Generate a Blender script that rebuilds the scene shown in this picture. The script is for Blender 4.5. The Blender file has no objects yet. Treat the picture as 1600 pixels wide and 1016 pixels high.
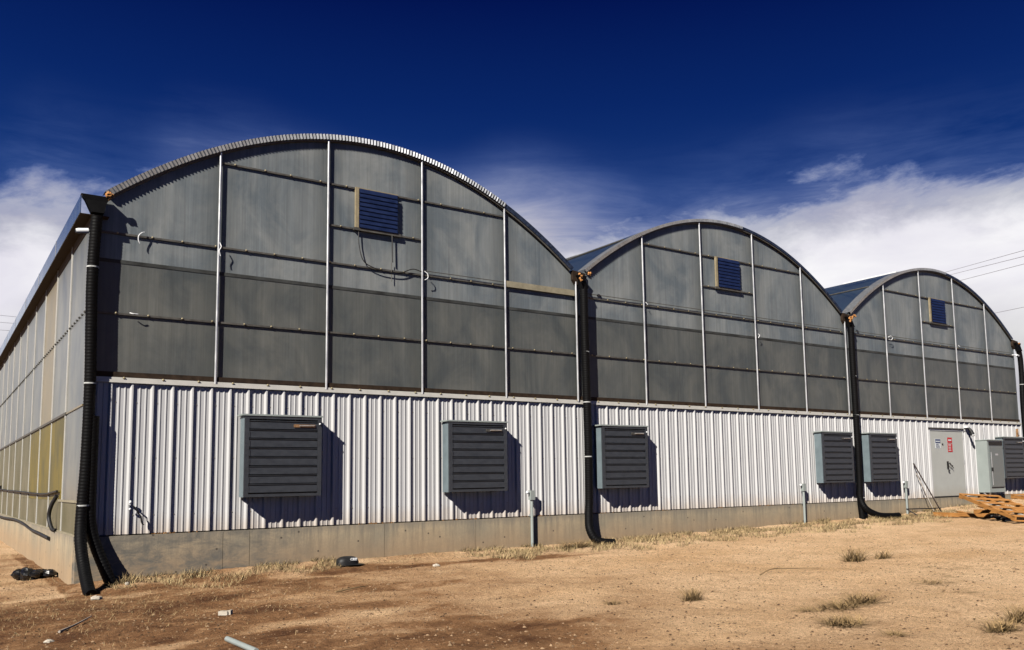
import bpy, bmesh, math, random
import numpy as np
from mathutils import Vector, Matrix, noise
from math import radians, sin, cos, pi, sqrt
random.seed(7)
S = bpy.context.scene
COL = S.collection

# ------------------------------------------------------------------ camera
CAM = Vector((-2.0014, -15.4392, 0.7637))
cd = bpy.data.cameras.new('camera'); cam = bpy.data.objects.new('camera', cd); COL.objects.link(cam)
S.camera = cam
yaw, pit, rol = 0.6197, 0.1094, -0.0172
fw = Vector((sin(yaw)*cos(pit), cos(yaw)*cos(pit), sin(pit)))
rt = Vector((cos(yaw), -sin(yaw), 0)); up = rt.cross(fw)
r2 = rt*cos(rol)+up*sin(rol); u2 = -rt*sin(rol)+up*cos(rol)
M = Matrix((r2, u2, -fw)).transposed().to_4x4(); M.translation = CAM
cam.matrix_world = M
cd.sensor_fit = 'HORIZONTAL'; cd.sensor_width = 36.0; cd.lens = 1355.07/1600*36
cd.shift_x = -52.6/1600; cd.shift_y = 94.085/1600
cd.clip_start = .05; cd.clip_end = 3000

# ------------------------------------------------------------------ sun and sky
SUNV = Vector((.70, .395, -.60)).normalized()      # direction the light travels
sd = bpy.data.lights.new('sun', 'SUN'); sd.energy = 5.0; sd.angle = radians(.5); sd.color = (1, .95, .87)
sun = bpy.data.objects.new('sun', sd); COL.objects.link(sun)
sun.rotation_euler = SUNV.to_track_quat('-Z', 'Y').to_euler(); sun.location = (-20, -12, 20)
W = bpy.data.worlds.new('World'); S.world = W; W.use_nodes = True
nt = W.node_tree; nt.nodes.clear()
def N(nt, t, **k):
    n = nt.nodes.new(t)
    for a, v in k.items():
        if a == 'inp':
            for i, x in v.items(): n.inputs[i].default_value = x
        else: setattr(n, a, v)
    return n
def math_(nt, op, a, b=None, c=None, clamp=False):
    n = nt.nodes.new('ShaderNodeMath'); n.operation = op; n.use_clamp = clamp
    for i, x in enumerate((a, b, c)):
        if x is None: continue
        if isinstance(x, (int, float)): n.inputs[i].default_value = x
        else: nt.links.new(x, n.inputs[i])
    return n.outputs[0]
def mixc(nt, fac, a, b, blend='MIX'):
    n = nt.nodes.new('ShaderNodeMix'); n.data_type = 'RGBA'; n.blend_type = blend
    for i, x in ((0, fac), (6, a), (7, b)):
        if isinstance(x, (int, float)): n.inputs[i].default_value = x
        elif isinstance(x, tuple): n.inputs[i].default_value = (*x[:3], 1)
        else: nt.links.new(x, n.inputs[i])
    return n.outputs[2]
def noise_(nt, vec, scale=1, detail=5, rough=.55, dist=0, dim='3D'):
    n = nt.nodes.new('ShaderNodeTexNoise'); n.noise_dimensions = dim
    n.inputs['Scale'].default_value = scale; n.inputs['Detail'].default_value = detail
    n.inputs['Roughness'].default_value = rough; n.inputs['Distortion'].default_value = dist
    if vec is not None: nt.links.new(vec, n.inputs['Vector'])
    return n.outputs['Fac']
def ramp(nt, fac, pts, interp='LINEAR'):
    n = nt.nodes.new('ShaderNodeValToRGB'); n.color_ramp.interpolation = interp
    e = n.color_ramp.elements
    while len(e) < len(pts): e.new(.5)
    for i, (p, c) in enumerate(pts):
        e[i].position = p; e[i].color = (c, c, c, 1) if isinstance(c, (int, float)) else (*c[:3], 1)
    nt.links.new(fac, n.inputs[0]); return n.outputs[0]
def mapping(nt, vec, scale=(1, 1, 1), rot=(0, 0, 0), loc=(0, 0, 0)):
    n = nt.nodes.new('ShaderNodeMapping'); nt.links.new(vec, n.inputs[0])
    n.inputs['Scale'].default_value = scale; n.inputs['Rotation'].default_value = rot; n.inputs['Location'].default_value = loc
    return n.outputs[0]
sky = N(nt, 'ShaderNodeTexSky', sky_type='NISHITA', sun_disc=False)
sky.sun_elevation = math.asin(-SUNV.z); sky.sun_rotation = math.atan2(-SUNV.x, -SUNV.y) % (2*pi)
sky.altitude = 1600; sky.air_density = 1.0; sky.dust_density = .3; sky.ozone_density = 3
tc = N(nt, 'ShaderNodeTexCoord'); dirv = tc.outputs['Generated']
sp = N(nt, 'ShaderNodeSeparateXYZ'); nt.links.new(dirv, sp.inputs[0])
el = math_(nt, 'MULTIPLY', math_(nt, 'ARCSINE', sp.outputs[2]), 180/pi)        # degrees above the horizon
az = math_(nt, 'MULTIPLY', math_(nt, 'ARCTAN2', sp.outputs[0], sp.outputs[1]), 180/pi)
# height of the cloud bank's top round the compass
fc = N(nt, 'ShaderNodeFloatCurve'); fc.inputs[0].default_value = 1
azn = math_(nt, 'MULTIPLY_ADD', az, 1/360, .5); nt.links.new(azn, fc.inputs[1])
pts = [(-180, 2), (-90, 3), (-30, 8), (-6, 14.5), (1, 14.6), (5, 17.2), (8.5, 16.6), (13, 18.6), (20, 17), (28, 15.5), (34, 16.6),
       (38, 16.0), (42, 15.6), (47, 16.4), (52, 17.2), (56, 17.6), (66, 16.9), (80, 16), (110, 6), (180, 2)]
cv = fc.mapping.curves[0]
while len(cv.points) < len(pts): cv.points.new(.5, .5)
for i, (a, e) in enumerate(pts): cv.points[i].location = (a/360+.5, e/40)
fc.mapping.update()
top = math_(nt, 'MULTIPLY_ADD', fc.outputs[0], 40, -.7)
cvec = N(nt, 'ShaderNodeCombineXYZ'); nt.links.new(math_(nt, 'MULTIPLY', az, .05), cvec.inputs[0]); nt.links.new(math_(nt, 'MULTIPLY', el, .085), cvec.inputs[1])
n1 = noise_(nt, mapping(nt, cvec.outputs[0], (1, 1.3, 1), (0, 0, radians(-18))), 2.6, 11, .62, .25)
n2 = noise_(nt, mapping(nt, cvec.outputs[0], (.7, 2.6, 1), (0, 0, radians(-24)), (3.1, 7, 0)), 2.6, 10, .66, .5)
d = math_(nt, 'SUBTRACT', top, el)
d1 = math_(nt, 'ADD', d, math_(nt, 'MULTIPLY', math_(nt, 'SUBTRACT', n1, .5), 7.5))
solid = ramp(nt, math_(nt, 'MULTIPLY_ADD', d1, 1/8, .5, True), [(.22, 0), (.52, .5), (.92, 1)], 'EASE')
d2 = math_(nt, 'ADD', d, math_(nt, 'MULTIPLY', math_(nt, 'SUBTRACT', n2, .5), 15))
n3 = noise_(nt, mapping(nt, cvec.outputs[0], (1, 1, 1), (0, 0, 0), (1.7, 4.2, 0)), 1.5, 4, .5, .2)
d2 = math_(nt, 'ADD', d2, math_(nt, 'MULTIPLY', math_(nt, 'SUBTRACT', n3, .5), 18))
azg = math_(nt, 'MULTIPLY', math_(nt, 'SUBTRACT', az, 30), 1/11); azg = math_(nt, 'MULTIPLY', math_(nt, 'EXPONENT', math_(nt, 'MULTIPLY', math_(nt, 'MULTIPLY', azg, azg), -1)), 11)
d2 = math_(nt, 'ADD', d2, azg)
wisp = ramp(nt, math_(nt, 'MULTIPLY_ADD', d2, 1/22, .5, True), [(.15, 0), (.45, .16), (.75, .45), (1, .7)])
wgate = ramp(nt, math_(nt, 'MULTIPLY_ADD', d, 1/14, 11/14, True), [(.25, 0), (.8, 1)], 'EASE')
wisp = math_(nt, 'MULTIPLY', wisp, wgate)
cov = math_(nt, 'MAXIMUM', solid, wisp)
cshade = noise_(nt, mapping(nt, cvec.outputs[0], (1, 1.8, 1), (0, 0, 0), (9, 2, 0)), 1.7, 6, .55, .3)
lowel = ramp(nt, math_(nt, 'MULTIPLY_ADD', d, 1/14, 0, True), [(.0, 1.0), (.35, 1.0), (.62, .72), (1, .60)])
cl = mixc(nt, ramp(nt, cshade, [(.35, 0), (.65, 1)]), (.80, .78, .86), (1.0, .99, 1.0))
clm = mixc(nt, 1.0, cl, lowel, 'MULTIPLY')
clm = mixc(nt, ramp(nt, cov, [(.05, 0), (.55, 1)]), (.30, .46, .95), clm)
# deep polarised blue, from the sky texture; unseen zenith darkened to deepen shadows
skyd = mixc(nt, 1.0, sky.outputs[0], (.05, .17, .62), 'MULTIPLY')
cap_ = ramp(nt, math_(nt, 'MULTIPLY', el, 1/60, None, True), [(.10, (.12, .42, 1.6)), (.30, (.07, .34, 1.65)), (.40, (.025, .17, 1.15)), (.52, (.004, .045, .62)), (.66, (.003, .02, .22)), (1, (.003, .015, .10))])
capn = nt.nodes.new('ShaderNodeVectorMath'); capn.operation = 'SCALE'; capn.inputs[3].default_value = 1.0; nt.links.new(cap_, capn.inputs[0])
skyd = mixc(nt, 1.0, skyd, capn.outputs[0], 'DARKEN')
bg1 = N(nt, 'ShaderNodeBackground'); nt.links.new(skyd, bg1.inputs[0]); bg1.inputs[1].default_value = .085
bg2 = N(nt, 'ShaderNodeBackground'); nt.links.new(clm, bg2.inputs[0]); bg2.inputs[1].default_value = .72
mx = N(nt, 'ShaderNodeMixShader'); nt.links.new(cov, mx.inputs[0]); nt.links.new(bg1.outputs[0], mx.inputs[1]); nt.links.new(bg2.outputs[0], mx.inputs[2])
wo = N(nt, 'ShaderNodeOutputWorld'); nt.links.new(mx.outputs[0], wo.inputs[0])
vs = S.view_settings; vs.view_transform = 'Standard'; vs.look = 'None'; vs.gamma = 1; vs.exposure = .45
S.render.engine = 'CYCLES'
S.cycles.diffuse_bounces = 0; S.cycles.transparent_max_bounces = 12

# ------------------------------------------------------------------ helpers
class MB:
    def __init__(s): s.v = []; s.f = []
    def add(s, vs, fs):
        o = len(s.v); s.v += [tuple(v) for v in vs]; s.f += [tuple(i+o for i in f) for f in fs]; return s
    def box(s, x0, x1, y0, y1, z0, z1, m=None):
        vs = [Vector((x, y, z)) for z in (z0, z1) for y in (y0, y1) for x in (x0, x1)]
        if m is not None: vs = [m @ v for v in vs]
        return s.add(vs, [(0, 2, 3, 1), (4, 5, 7, 6), (0, 1, 5, 4), (2, 6, 7, 3), (0, 4, 6, 2), (1, 3, 7, 5)])
    def beam(s, a, b, w, h, upv=(0, 0, 1)):
        a, b = Vector(a), Vector(b); d = (b-a).normalized(); u = Vector(upv)
        if abs(d.dot(u)) > .95: u = Vector((0, 1, 0))
        x = d.cross(u).normalized(); z = x.cross(d)
        vs = [p+x*sx*w/2+z*sz*h/2 for p in (a, b) for sx, sz in ((-1, -1), (1, -1), (1, 1), (-1, 1))]
        return s.add(vs, [(0, 1, 2, 3), (7, 6, 5, 4), (0, 4, 5, 1), (1, 5, 6, 2), (2, 6, 7, 3), (3, 7, 4, 0)])
    def tube(s, pts, r, n=10, caps=True):
        pts = [Vector(p) for p in pts]; rr = r if isinstance(r, (list, tuple)) else [r]*len(pts)
        prev = None; rings = []
        for i, p in enumerate(pts):
            t = (pts[min(i+1, len(pts)-1)]-pts[max(i-1, 0)]).normalized()
            if prev is None:
                ref = Vector((0, 0, 1)) if abs(t.z) < .9 else Vector((1, 0, 0)); x = t.cross(ref).normalized()
            else: x = (prev-t*prev.dot(t)).normalized()
            prev = x; y = t.cross(x)
            rings.append([p+(x*cos(2*pi*k/n)+y*sin(2*pi*k/n))*rr[i] for k in range(n)])
        vs = [v for rg in rings for v in rg]; fs = []
        for i in range(len(pts)-1):
            for k in range(n):
                a = i*n+k; b = i*n+(k+1) % n; fs.append((a, b, b+n, a+n))
        if caps: fs += [tuple(range(n-1, -1, -1)), tuple((len(pts)-1)*n+k for k in range(n))]
        return s.add(vs, fs)
    def ell(s, c, r, nu=10, nv=7, m=None, jit=0):
        c = Vector(c); vs = []; fs = []
        for j in range(nv+1):
            th = pi*j/nv
            for i in range(nu):
                ph = 2*pi*i/nu; k = 1+random.uniform(-jit, jit)
                v = Vector((r[0]*sin(th)*cos(ph)*k, r[1]*sin(th)*sin(ph)*k, r[2]*cos(th)*k))
                if m is not None: v = m @ v
                vs.append(c+v)
        for j in range(nv):
            for i in range(nu):
                a = j*nu+i; b = j*nu+(i+1) % nu; fs.append((a, a+nu, b+nu, b))
        return s.add(vs, fs)
    def mark(s): s.mk = len(s.f); return s
    def build(s, name, mat, parent=None, smooth=False, mat2=None):
        me = bpy.data.meshes.new(name); me.from_pydata(s.v, [], s.f); me.update()
        if mat: me.materials.append(mat)
        if mat2:
            me.materials.append(mat2)
            for i in range(s.mk, len(s.f)): me.polygons[i].material_index = 1
        if smooth:
            for p in me.polygons: p.use_smooth = True
            me.set_sharp_from_angle(angle=radians(50))
        o = bpy.data.objects.new(name, me); COL.objects.link(o)
        if parent is not None: o.parent = parent
        return o
def tag(o, label=None, cat=None, group=None, kind=None):
    if label: o['label'] = label
    if cat: o['category'] = cat
    if group: o['group'] = group
    if kind: o['kind'] = kind
    return o
def empty(name, loc, label, cat, group=None, rz=0):
    o = bpy.data.objects.new(name, None); COL.objects.link(o); o.location = loc; o.rotation_euler.z = rz
    o.empty_display_size = .2
    return tag(o, label, cat, group)
def kids(o): return [c for c in bpy.data.objects if c.parent == o]
def copy_tree(o, parent=None):
    c = o.copy(); COL.objects.link(c); c.parent = parent
    for ch in kids(o): copy_tree(ch, c)
    return c
def bez(pts, n=24):          # Catmull-Rom through points
    P = [Vector(p) for p in pts]; P = [P[0]*2-P[1]]+P+[P[-1]*2-P[-2]]; out = []
    for i in range(1, len(P)-2):
        for k in range(n):
            t = k/n; a, b, c, e = P[i-1], P[i], P[i+1], P[i+2]
            out.append(.5*((2*b)+(c-a)*t+(2*a-5*b+4*c-e)*t*t+(-a+3*b-3*c+e)*t**3))
    out.append(P[-2]); return out

# ------------------------------------------------------------------ materials
MATS = {}
def mat(name, col, rough=.6, metal=0, spec=.5, var=.12, vscale=4, stretch=(1, 1, 1), col2=None, c2=(.5, .75), bump=0, bscale=60, dirt=None, dirtz=None):
    m = bpy.data.materials.new(name); m.use_nodes = True; t = m.node_tree; b = t.nodes['Principled BSDF']
    g = t.nodes.new('ShaderNodeNewGeometry'); v = mapping(t, g.outputs['Position'], stretch)
    n = noise_(t, v, vscale, 6, .6)
    lo = tuple(c*(1-var) for c in col); hi = tuple(min(1, c*(1+var)) for c in col)
    c = mixc(t, ramp(t, n, [(.3, 0), (.7, 1)]), lo, hi)
    if col2:
        n2 = noise_(t, mapping(t, g.outputs['Position'], stretch, loc=(5, 3, 8)), vscale*.6, 8, .68, .4)
        c = mixc(t, ramp(t, n2, [(c2[0], 0), (c2[1], 1)]), c, col2)
    if dirt:    # dirt = colour, dirtz = (z full, z none): grime splashed up from below, broken by noise
        s_ = t.nodes.new('ShaderNodeSeparateXYZ'); t.links.new(g.outputs['Position'], s_.inputs[0])
        n3 = noise_(t, mapping(t, g.outputs['Position'], (1, 1, .5)), 7, 6, .7)
        q = math_(t, 'ADD', s_.outputs[2], math_(t, 'MULTIPLY', math_(t, 'SUBTRACT', n3, .5), -.5))
        mr = t.nodes.new('ShaderNodeMapRange'); t.links.new(q, mr.inputs[0])
        mr.inputs[1].default_value = dirtz[0]; mr.inputs[2].default_value = dirtz[1]; mr.inputs[3].default_value = dirtz[2]; mr.inputs[4].default_value = 0
        c = mixc(t, mr.outputs[0], c, dirt)
    t.links.new(c, b.inputs['Base Color'])
    rr = ramp(t, n, [(.25, max(.02, rough-.1)), (.75, min(1, rough+.1))]); t.links.new(rr, b.inputs['Roughness'])
    b.inputs['Metallic'].default_value = metal; b.inputs['Specular IOR Level'].default_value = spec
    if bump:
        bp = t.nodes.new('ShaderNodeBump'); bp.inputs['Strength'].default_value = bump; bp.inputs['Distance'].default_value = .01
        t.links.new(noise_(t, v, bscale, 4, .6), bp.inputs['Height']); t.links.new(bp.outputs[0], b.inputs['Normal'])
    MATS[name] = m; return m
white = mat('white_siding_paint', (.58, .573, .57), .42, 0, .5, .03, 3, (1, 1, .3), dirt=(.45, .33, .22), dirtz=(.0, .35, .5))
flash = mat('flashing_paint', (.66, .63, .57), .45, 0, .5, .08, 6)
galv = mat('galvanised_steel', (.62, .63, .64), .38, .6, .5, .15, 12, (1, 1, .3))
galvd = mat('dull_purlin', (.10, .094, .084), .6, .2, .4, .35, 9)
tanbat = mat('weathered_batten', (.30, .26, .18), .7, 0, .3, .2, 8)
lapm = mat('dark_lap_joint', (.045, .047, .045), .7, 0, .3, .6, 3)
basech = mat('dirty_base_channel', (.035, .022, .014), .8, 0, .2, .5, 8)  # also colours the gutter underside, painting in the eave's shade
darkst = mat('dark_steel', (.05, .035, .03), .6, .3, .4, .3, 20)
dulltan = mat('dull_tan_plate', (.10, .095, .085), .5, .3, .4, .5, 25)
leafm = mat('dry_leaf', (.34, .17, .06), .85, 0, .2, .5, 30)
dullstrap = mat('dusty_white_strap', (.50, .50, .48), .6, 0, .3, .3, 20)
boltm = mat('bolt_washer', (.42, .36, .22), .5, .3, .5, .2, 20)
black = mat('black_corrugated_plastic', (.0025, .0025, .003), .6, 0, .12, .2, 8)
rubber = mat('black_rubber', (.012, .012, .013), .55, 0, .4, .2, 8)
bluehood = mat('hood_painted_steel', (.22, .275, .30), .42, .3, .5, .10, 5)
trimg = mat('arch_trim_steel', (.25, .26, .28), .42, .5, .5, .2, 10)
trimd = mat('arch_trim_dark', (.05, .065, .10), .3, .5, .5, .6, 14)  # shaded copy of the trim steel, painted dark where facets turn from the sun
louv = mat('dark_louver_steel', (.048, .054, .064), .42, .2, .5, .2, 6, (1, 1, 2))
ventm = mat('blue_vent_louver', (.016, .028, .085), .35, .2, .6, .25, 7, (1, 1, 2))
tanframe = mat('tan_vent_frame', (.33, .27, .17), .7, 0, .3, .2, 10)
rust = mat('rusty_latch', (.35, .20, .10), .6, .4, .4, .3, 25)
foam = mat('orange_sealant_foam', (.50, .23, .08), .8, 0, .2, .35, 20, bump=.6)
strapm = mat('white_plastic', (.85, .85, .85), .5, 0, .4, .05)
fascia = mat('gutter_steel', (.20, .28, .42), .25, .75, .5, .08, 3)
doorm = mat('door_paint', (.50, .50, .46), .45, 0, .4, .05, 2, dirt=(.42, .36, .27), dirtz=(0, .4, .5))
cabm = mat('cabinet_grey', (.36, .40, .38), .42, .2, .5, .06, 2)
cabd = mat('cabinet_door_grey', (.20, .22, .215), .38, .3, .5, .08, 2)
wood = mat('orange_lumber', (.48, .215, .06), .7, 0, .3, .25, 3, (1, 1, 8), col2=(.32, .14, .04), c2=(.55, .75))
woodg = mat('grey_lumber', (.42, .36, .30), .8, 0, .3, .2, 4)
rockm = mat('pale_stone', (.50, .44, .36), .9, 0, .2, .2, 20, bump=.5)
straw = mat('dry_straw', (.50, .37, .19), .85, 0, .2, .35, 3)
strawd = mat('dry_dark_weed', (.27, .18, .09), .9, 0, .2, .4, 5)
pebble = mat('pebble', (.29, .19, .11), .9, 0, .2, .45, 3)
pebdark = mat('dark_pebble', (.10, .06, .035), .95, 0, .1, .4, 3)
redm = mat('sign_red', (.55, .03, .035), .5, 0, .4, .04)
navy = mat('sign_navy', (.03, .05, .14), .5, 0, .4, .04)
paper = mat('sign_white', (.72, .74, .74), .5, 0, .4, .04)
tarp = mat('black_plastic_film', (.008, .008, .009), .28, 0, .5, .3, 20)
wirem = mat('power_wire', (.30, .29, .33), .6)
intst = mat('interior_steel', (.5, .5, .5), .5, .2)
curtm = mat('shade_curtain', (.42, .42, .42), .8)
floorm = mat('interior_floor', (.12, .11, .10), .9)

def polymat(name, col, tint2, see=.2, streak=.35, rough=.34, horiz=False, spec=.5, bluish=None):
    """weathered twin-wall polycarbonate: dusty body, fine vertical flutes, partly see-through"""
    m = bpy.data.materials.new(name); m.use_nodes = True; t = m.node_tree; b = t.nodes['Principled BSDF']; out = t.nodes['Material Output']
    g = t.nodes.new('ShaderNodeNewGeometry'); P = g.outputs['Position']
    st = noise_(t, mapping(t, P, (9, 9, .22)), 2.2, 6, .68)
    fine = noise_(t, mapping(t, P, (45, 45, .35)), 1.4, 3, .6)
    big = noise_(t, mapping(t, P, (.8, .8, .5)), 1.5, 7, .62, .5)
    c = mixc(t, ramp(t, big, [(.38, 0), (.62, 1)]), col, tint2)
    k = math_(t, 'ADD', math_(t, 'MULTIPLY', math_(t, 'SUBTRACT', st, .5), streak*1.4), math_(t, 'MULTIPLY', math_(t, 'SUBTRACT', fine, .5), streak*.7))
    spk = noise_(t, mapping(t, P, (1, 1, .8)), 55, 2, .5)
    k = math_(t, 'ADD', math_(t, 'ADD', k, 1), math_(t, 'MULTIPLY', ramp(t, spk, [(.70, 0), (.78, 1)]), .45))
    cc = t.nodes.new('ShaderNodeCombineColor'); [t.links.new(k, cc.inputs[i]) for i in range(3)]
    c = mixc(t, 1.0, c, cc.outputs[0], 'MULTIPLY')
    if name.startswith('polycarbonate_gable'):      # grime that collects beside the upright tubes and in the lower sheet ends
        sx = t.nodes.new('ShaderNodeSeparateXYZ'); t.links.new(P, sx.inputs[0])
        fr = math_(t, 'FRACT', math_(t, 'MULTIPLY', sx.outputs[0], 5/9.957)); ed = math_(t, 'ABSOLUTE', math_(t, 'SUBTRACT', fr, .5))
        ed = math_(t, 'ADD', ed, math_(t, 'MULTIPLY', math_(t, 'SUBTRACT', big, .5), .22))
        gr_ = ramp(t, ed, [(.30, 0), (.50, .50)])
        c = mixc(t, gr_, c, (.060, .068, .066))
    t.links.new(c, b.inputs['Base Color']); b.inputs['Roughness'].default_value = rough; b.inputs['Specular IOR Level'].default_value = spec
    bp = t.nodes.new('ShaderNodeBump'); bp.inputs['Strength'].default_value = .10; bp.inputs['Distance'].default_value = .006
    t.links.new(noise_(t, mapping(t, P, (2, 2, .5)), 2.0, 3, .5), bp.inputs['Height']); t.links.new(bp.outputs[0], b.inputs['Normal'])
    tr = t.nodes.new('ShaderNodeBsdfTransparent'); tr.inputs[0].default_value = (.9, .95, .95, 1)
    mx = t.nodes.new('ShaderNodeMixShader'); mx.inputs[0].default_value = see
    t.links.new(b.outputs[0], mx.inputs[1]); t.links.new(tr.outputs[0], mx.inputs[2]); t.links.new(mx.outputs[0], out.inputs[0])
    return m
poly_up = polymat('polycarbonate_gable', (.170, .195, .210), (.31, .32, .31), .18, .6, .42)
poly_low = polymat('polycarbonate_gable_lower', (.092, .102, .102), (.165, .166, .150), .16, .5, .42)  # darker copy of the sheet: dimness below the curtain put into the colour
poly_roof = polymat('polycarbonate_roof', (.015, .03, .07), (.02, .04, .08), .15, .25, .35, spec=.5)
side_g = polymat('side_panel_grey', (.13, .14, .145), (.235, .23, .20), .12, .6, .32, spec=.4)
side_t = polymat('side_panel_tan', (.26, .20, .10), (.21, .17, .095), .06, .18)
side_o = polymat('side_panel_olive', (.20, .15, .03), (.12, .10, .035), .06, .5, .5, spec=.2)
side_m = polymat('side_panel_murky', (.12, .11, .06), (.19, .17, .11), .08, .45, .5, spec=.2)

# concrete with form joints handled in mesh; stains here
def concrete(name):
    m = bpy.data.materials.new(name); m.use_nodes = True; t = m.node_tree; b = t.nodes['Principled BSDF']
    g = t.nodes.new('ShaderNodeNewGeometry'); P = g.outputs['Position']
    sepp = t.nodes.new('ShaderNodeSeparateXYZ'); t.links.new(P, sepp.inputs[0])
    a = noise_(t, P, .9, 6, .6, .3); drip = noise_(t, mapping(t, P, (7, 7, .5)), 1.6, 6, .7); fine = noise_(t, P, 26, 5, .7)
    c = mixc(t, ramp(t, a, [(.38, 0), (.62, 1)]), (.38, .32, .225), (.54, .42, .27))
    c = mixc(t, ramp(t, drip, [(.44, 0), (.66, .7)]), c, (.24, .205, .15))
    c = mixc(t, ramp(t, fine, [(.3, .35), (.6, 0)]), c, (.27, .23, .18))
    tp = math_(t, 'ADD', sepp.outputs[2], math_(t, 'MULTIPLY', math_(t, 'SUBTRACT', drip, .5), .35))
    c = mixc(t, ramp(t, math_(t, 'MULTIPLY_ADD', tp, 1/.5, 1, True), [(.72, 0), (1, .55)]), c, (.22, .20, .17))      # darker towards the top edge
    bot = math_(t, 'ADD', sepp.outputs[2], math_(t, 'MULTIPLY', a, -.35))
    c = mixc(t, ramp(t, math_(t, 'MULTIPLY_ADD', bot, -1, -.22, True), [(.1, 0), (.5, .6)]), c, (.42, .27, .15))       # soil splash
    # darker weathered cast at the corner bay
    xx = math_(t, 'ADD', sepp.outputs[0], math_(t, 'MULTIPLY', a, 2.2))
    yy = math_(t, 'LESS_THAN', sepp.outputs[1], .2)
    m2 = noise_(t, mapping(t, P, (1, 1, 2.2)), 2.6, 8, .7, .6)
    dk = math_(t, 'MULTIPLY', math_(t, 'MULTIPLY', ramp(t, math_(t, 'MULTIPLY', xx, .1, None, True), [(.32, 1), (.55, .15)]), yy), ramp(t, m2, [(.38, 1), (.60, .25)]))
    c = mixc(t, dk, c, (.17, .155, .13))
    cb = t.nodes.new('ShaderNodeCombineXYZ'); t.links.new(math_(t, 'ADD', sepp.outputs[0], sepp.outputs[1]), cb.inputs[0]); t.links.new(sepp.outputs[2], cb.inputs[1])
    vo = t.nodes.new('ShaderNodeTexVoronoi'); vo.voronoi_dimensions = '2D'; t.links.new(cb.outputs[0], vo.inputs['Vector']); vo.inputs['Scale'].default_value = 1.6
    c = mixc(t, ramp(t, vo.outputs['Distance'], [(.022, .85), (.035, 0)]), c, (.07, .055, .045))                      # tie holes
    t.links.new(c, b.inputs['Base Color']); b.inputs['Roughness'].default_value = .85; b.inputs['Specular IOR Level'].default_value = .3
    bp = t.nodes.new('ShaderNodeBump'); bp.inputs['Strength'].default_value = .4; bp.inputs['Distance'].default_value = .01
    t.links.new(fine, bp.inputs['Height']); t.links.new(bp.outputs[0], b.inputs['Normal'])
    return m
conc = concrete('stained_concrete')

def groundmat():
    m = bpy.data.materials.new('sandy_soil'); m.use_nodes = True; t = m.node_tree; b = t.nodes['Principled BSDF']
    g = t.nodes.new('ShaderNodeNewGeometry'); P = g.outputs['Position']
    at = t.nodes.new('ShaderNodeAttribute'); at.attribute_name = 'damp'; damp = at.outputs['Fac']
    a = noise_(t, P, .35, 7, .62, .5); bmid = noise_(t, P, 2.3, 8, .68, .3); f = noise_(t, P, 17, 6, .75); ff = noise_(t, P, 70, 3, .6)
    c = mixc(t, ramp(t, a, [(.35, 0), (.62, 1)]), (.72, .455, .245), (.90, .62, .375))
    c = mixc(t, ramp(t, bmid, [(.48, 0), (.72, .55)]), c, (.46, .27, .135))
    c = mixc(t, ramp(t, f, [(.50, 0), (.66, .6)]), c, (.30, .17, .085))
    c = mixc(t, ramp(t, ff, [(.56, 0), (.64, .75)]), c, (.13, .07, .035))
    c = mixc(t, ramp(t, ff, [(.28, .35), (.36, 0)]), c, (.76, .58, .38))
    dm = math_(t, 'MULTIPLY', damp, ramp(t, noise_(t, P, 1.8, 8, .72, .5), [(.33, .35), (.62, 1.0)]), None, True)
    c2 = mixc(t, ramp(t, f, [(.35, 0), (.7, 1)]), (.16, .072, .032), (.070, .030, .014))
    cmid = mixc(t, ramp(t, f, [(.35, 0), (.7, 1)]), (.40, .215, .10), (.24, .12, .055))
    c = mixc(t, ramp(t, dm, [(.0, 0), (.5, 1)]), c, cmid); c = mixc(t, ramp(t, dm, [(.40, 0), (.95, 1)]), c, c2)
    t.links.new(c, b.inputs['Base Color']); b.inputs['Roughness'].default_value = .95; b.inputs['Specular IOR Level'].default_value = .15
    h = math_(t, 'ADD', math_(t, 'MULTIPLY', f, 1.0), math_(t, 'ADD', math_(t, 'MULTIPLY', bmid, 1.6), math_(t, 'MULTIPLY', ff, .35)))
    bp = t.nodes.new('ShaderNodeBump'); bp.inputs['Strength'].default_value = 1.0; bp.inputs['Distance'].default_value = .05
    t.links.new(h, bp.inputs['Height']); t.links.new(bp.outputs[0], b.inputs['Normal'])
    return m

# ------------------------------------------------------------------ terrain
XS = [-60, -3, 0, 2, 5, 10, 17, 22, 25, 30, 80]; ZS = [-.9, -.82, -.76, -.70, -.68, -.68, -.57, -.50, -.36, -.18, -.15]
def interp(x, xs, ys):
    if x <= xs[0]: return ys[0]
    for i in range(len(xs)-1):
        if x <= xs[i+1]: return ys[i]+(ys[i+1]-ys[i])*(x-xs[i])/(xs[i+1]-xs[i])
    return ys[-1]
def terr(x, y):
    z = interp(x, XS, ZS)
    if y < 0: z += -.003*min(-y, 25)+.07*math.exp(-y*y/.06)
    return z
def terrn(x, y):
    z = terr(x, y)
    v = Vector((x, y, 0))
    z += .028*noise.noise(v*.9)+.016*noise.noise(v*2.7+Vector((9, 2, 0)))
    if -16 < y < 3 and x > 1:      # old wheel ruts curving across the yard
        for o_ in (0, 1.6):
            q = y+4.2+o_-.035*(x-6)**2*.5; z -= .022*math.exp(-(q/.16)**2)*(.5+noise.noise(Vector((x*.5, o_, 2)))); z += .012*math.exp(-((q-.27)/.12)**2)
    if -16 < y < 3: z += .012*noise.noise(v*7.3)+.007*noise.noise(v*17)
    dd = abs(y+.55)
    if y < 0 and x > 0: z += .012*math.exp(-(dd/.5)**2)*(1+noise.noise(v*1.3))      # spoil ridge by the wall
    if y < -.9: z += -.03*math.exp(-((y+1.6)/.7)**2)*(.6+noise.noise(Vector((x*.3, y, 3))))
    return z
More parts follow.
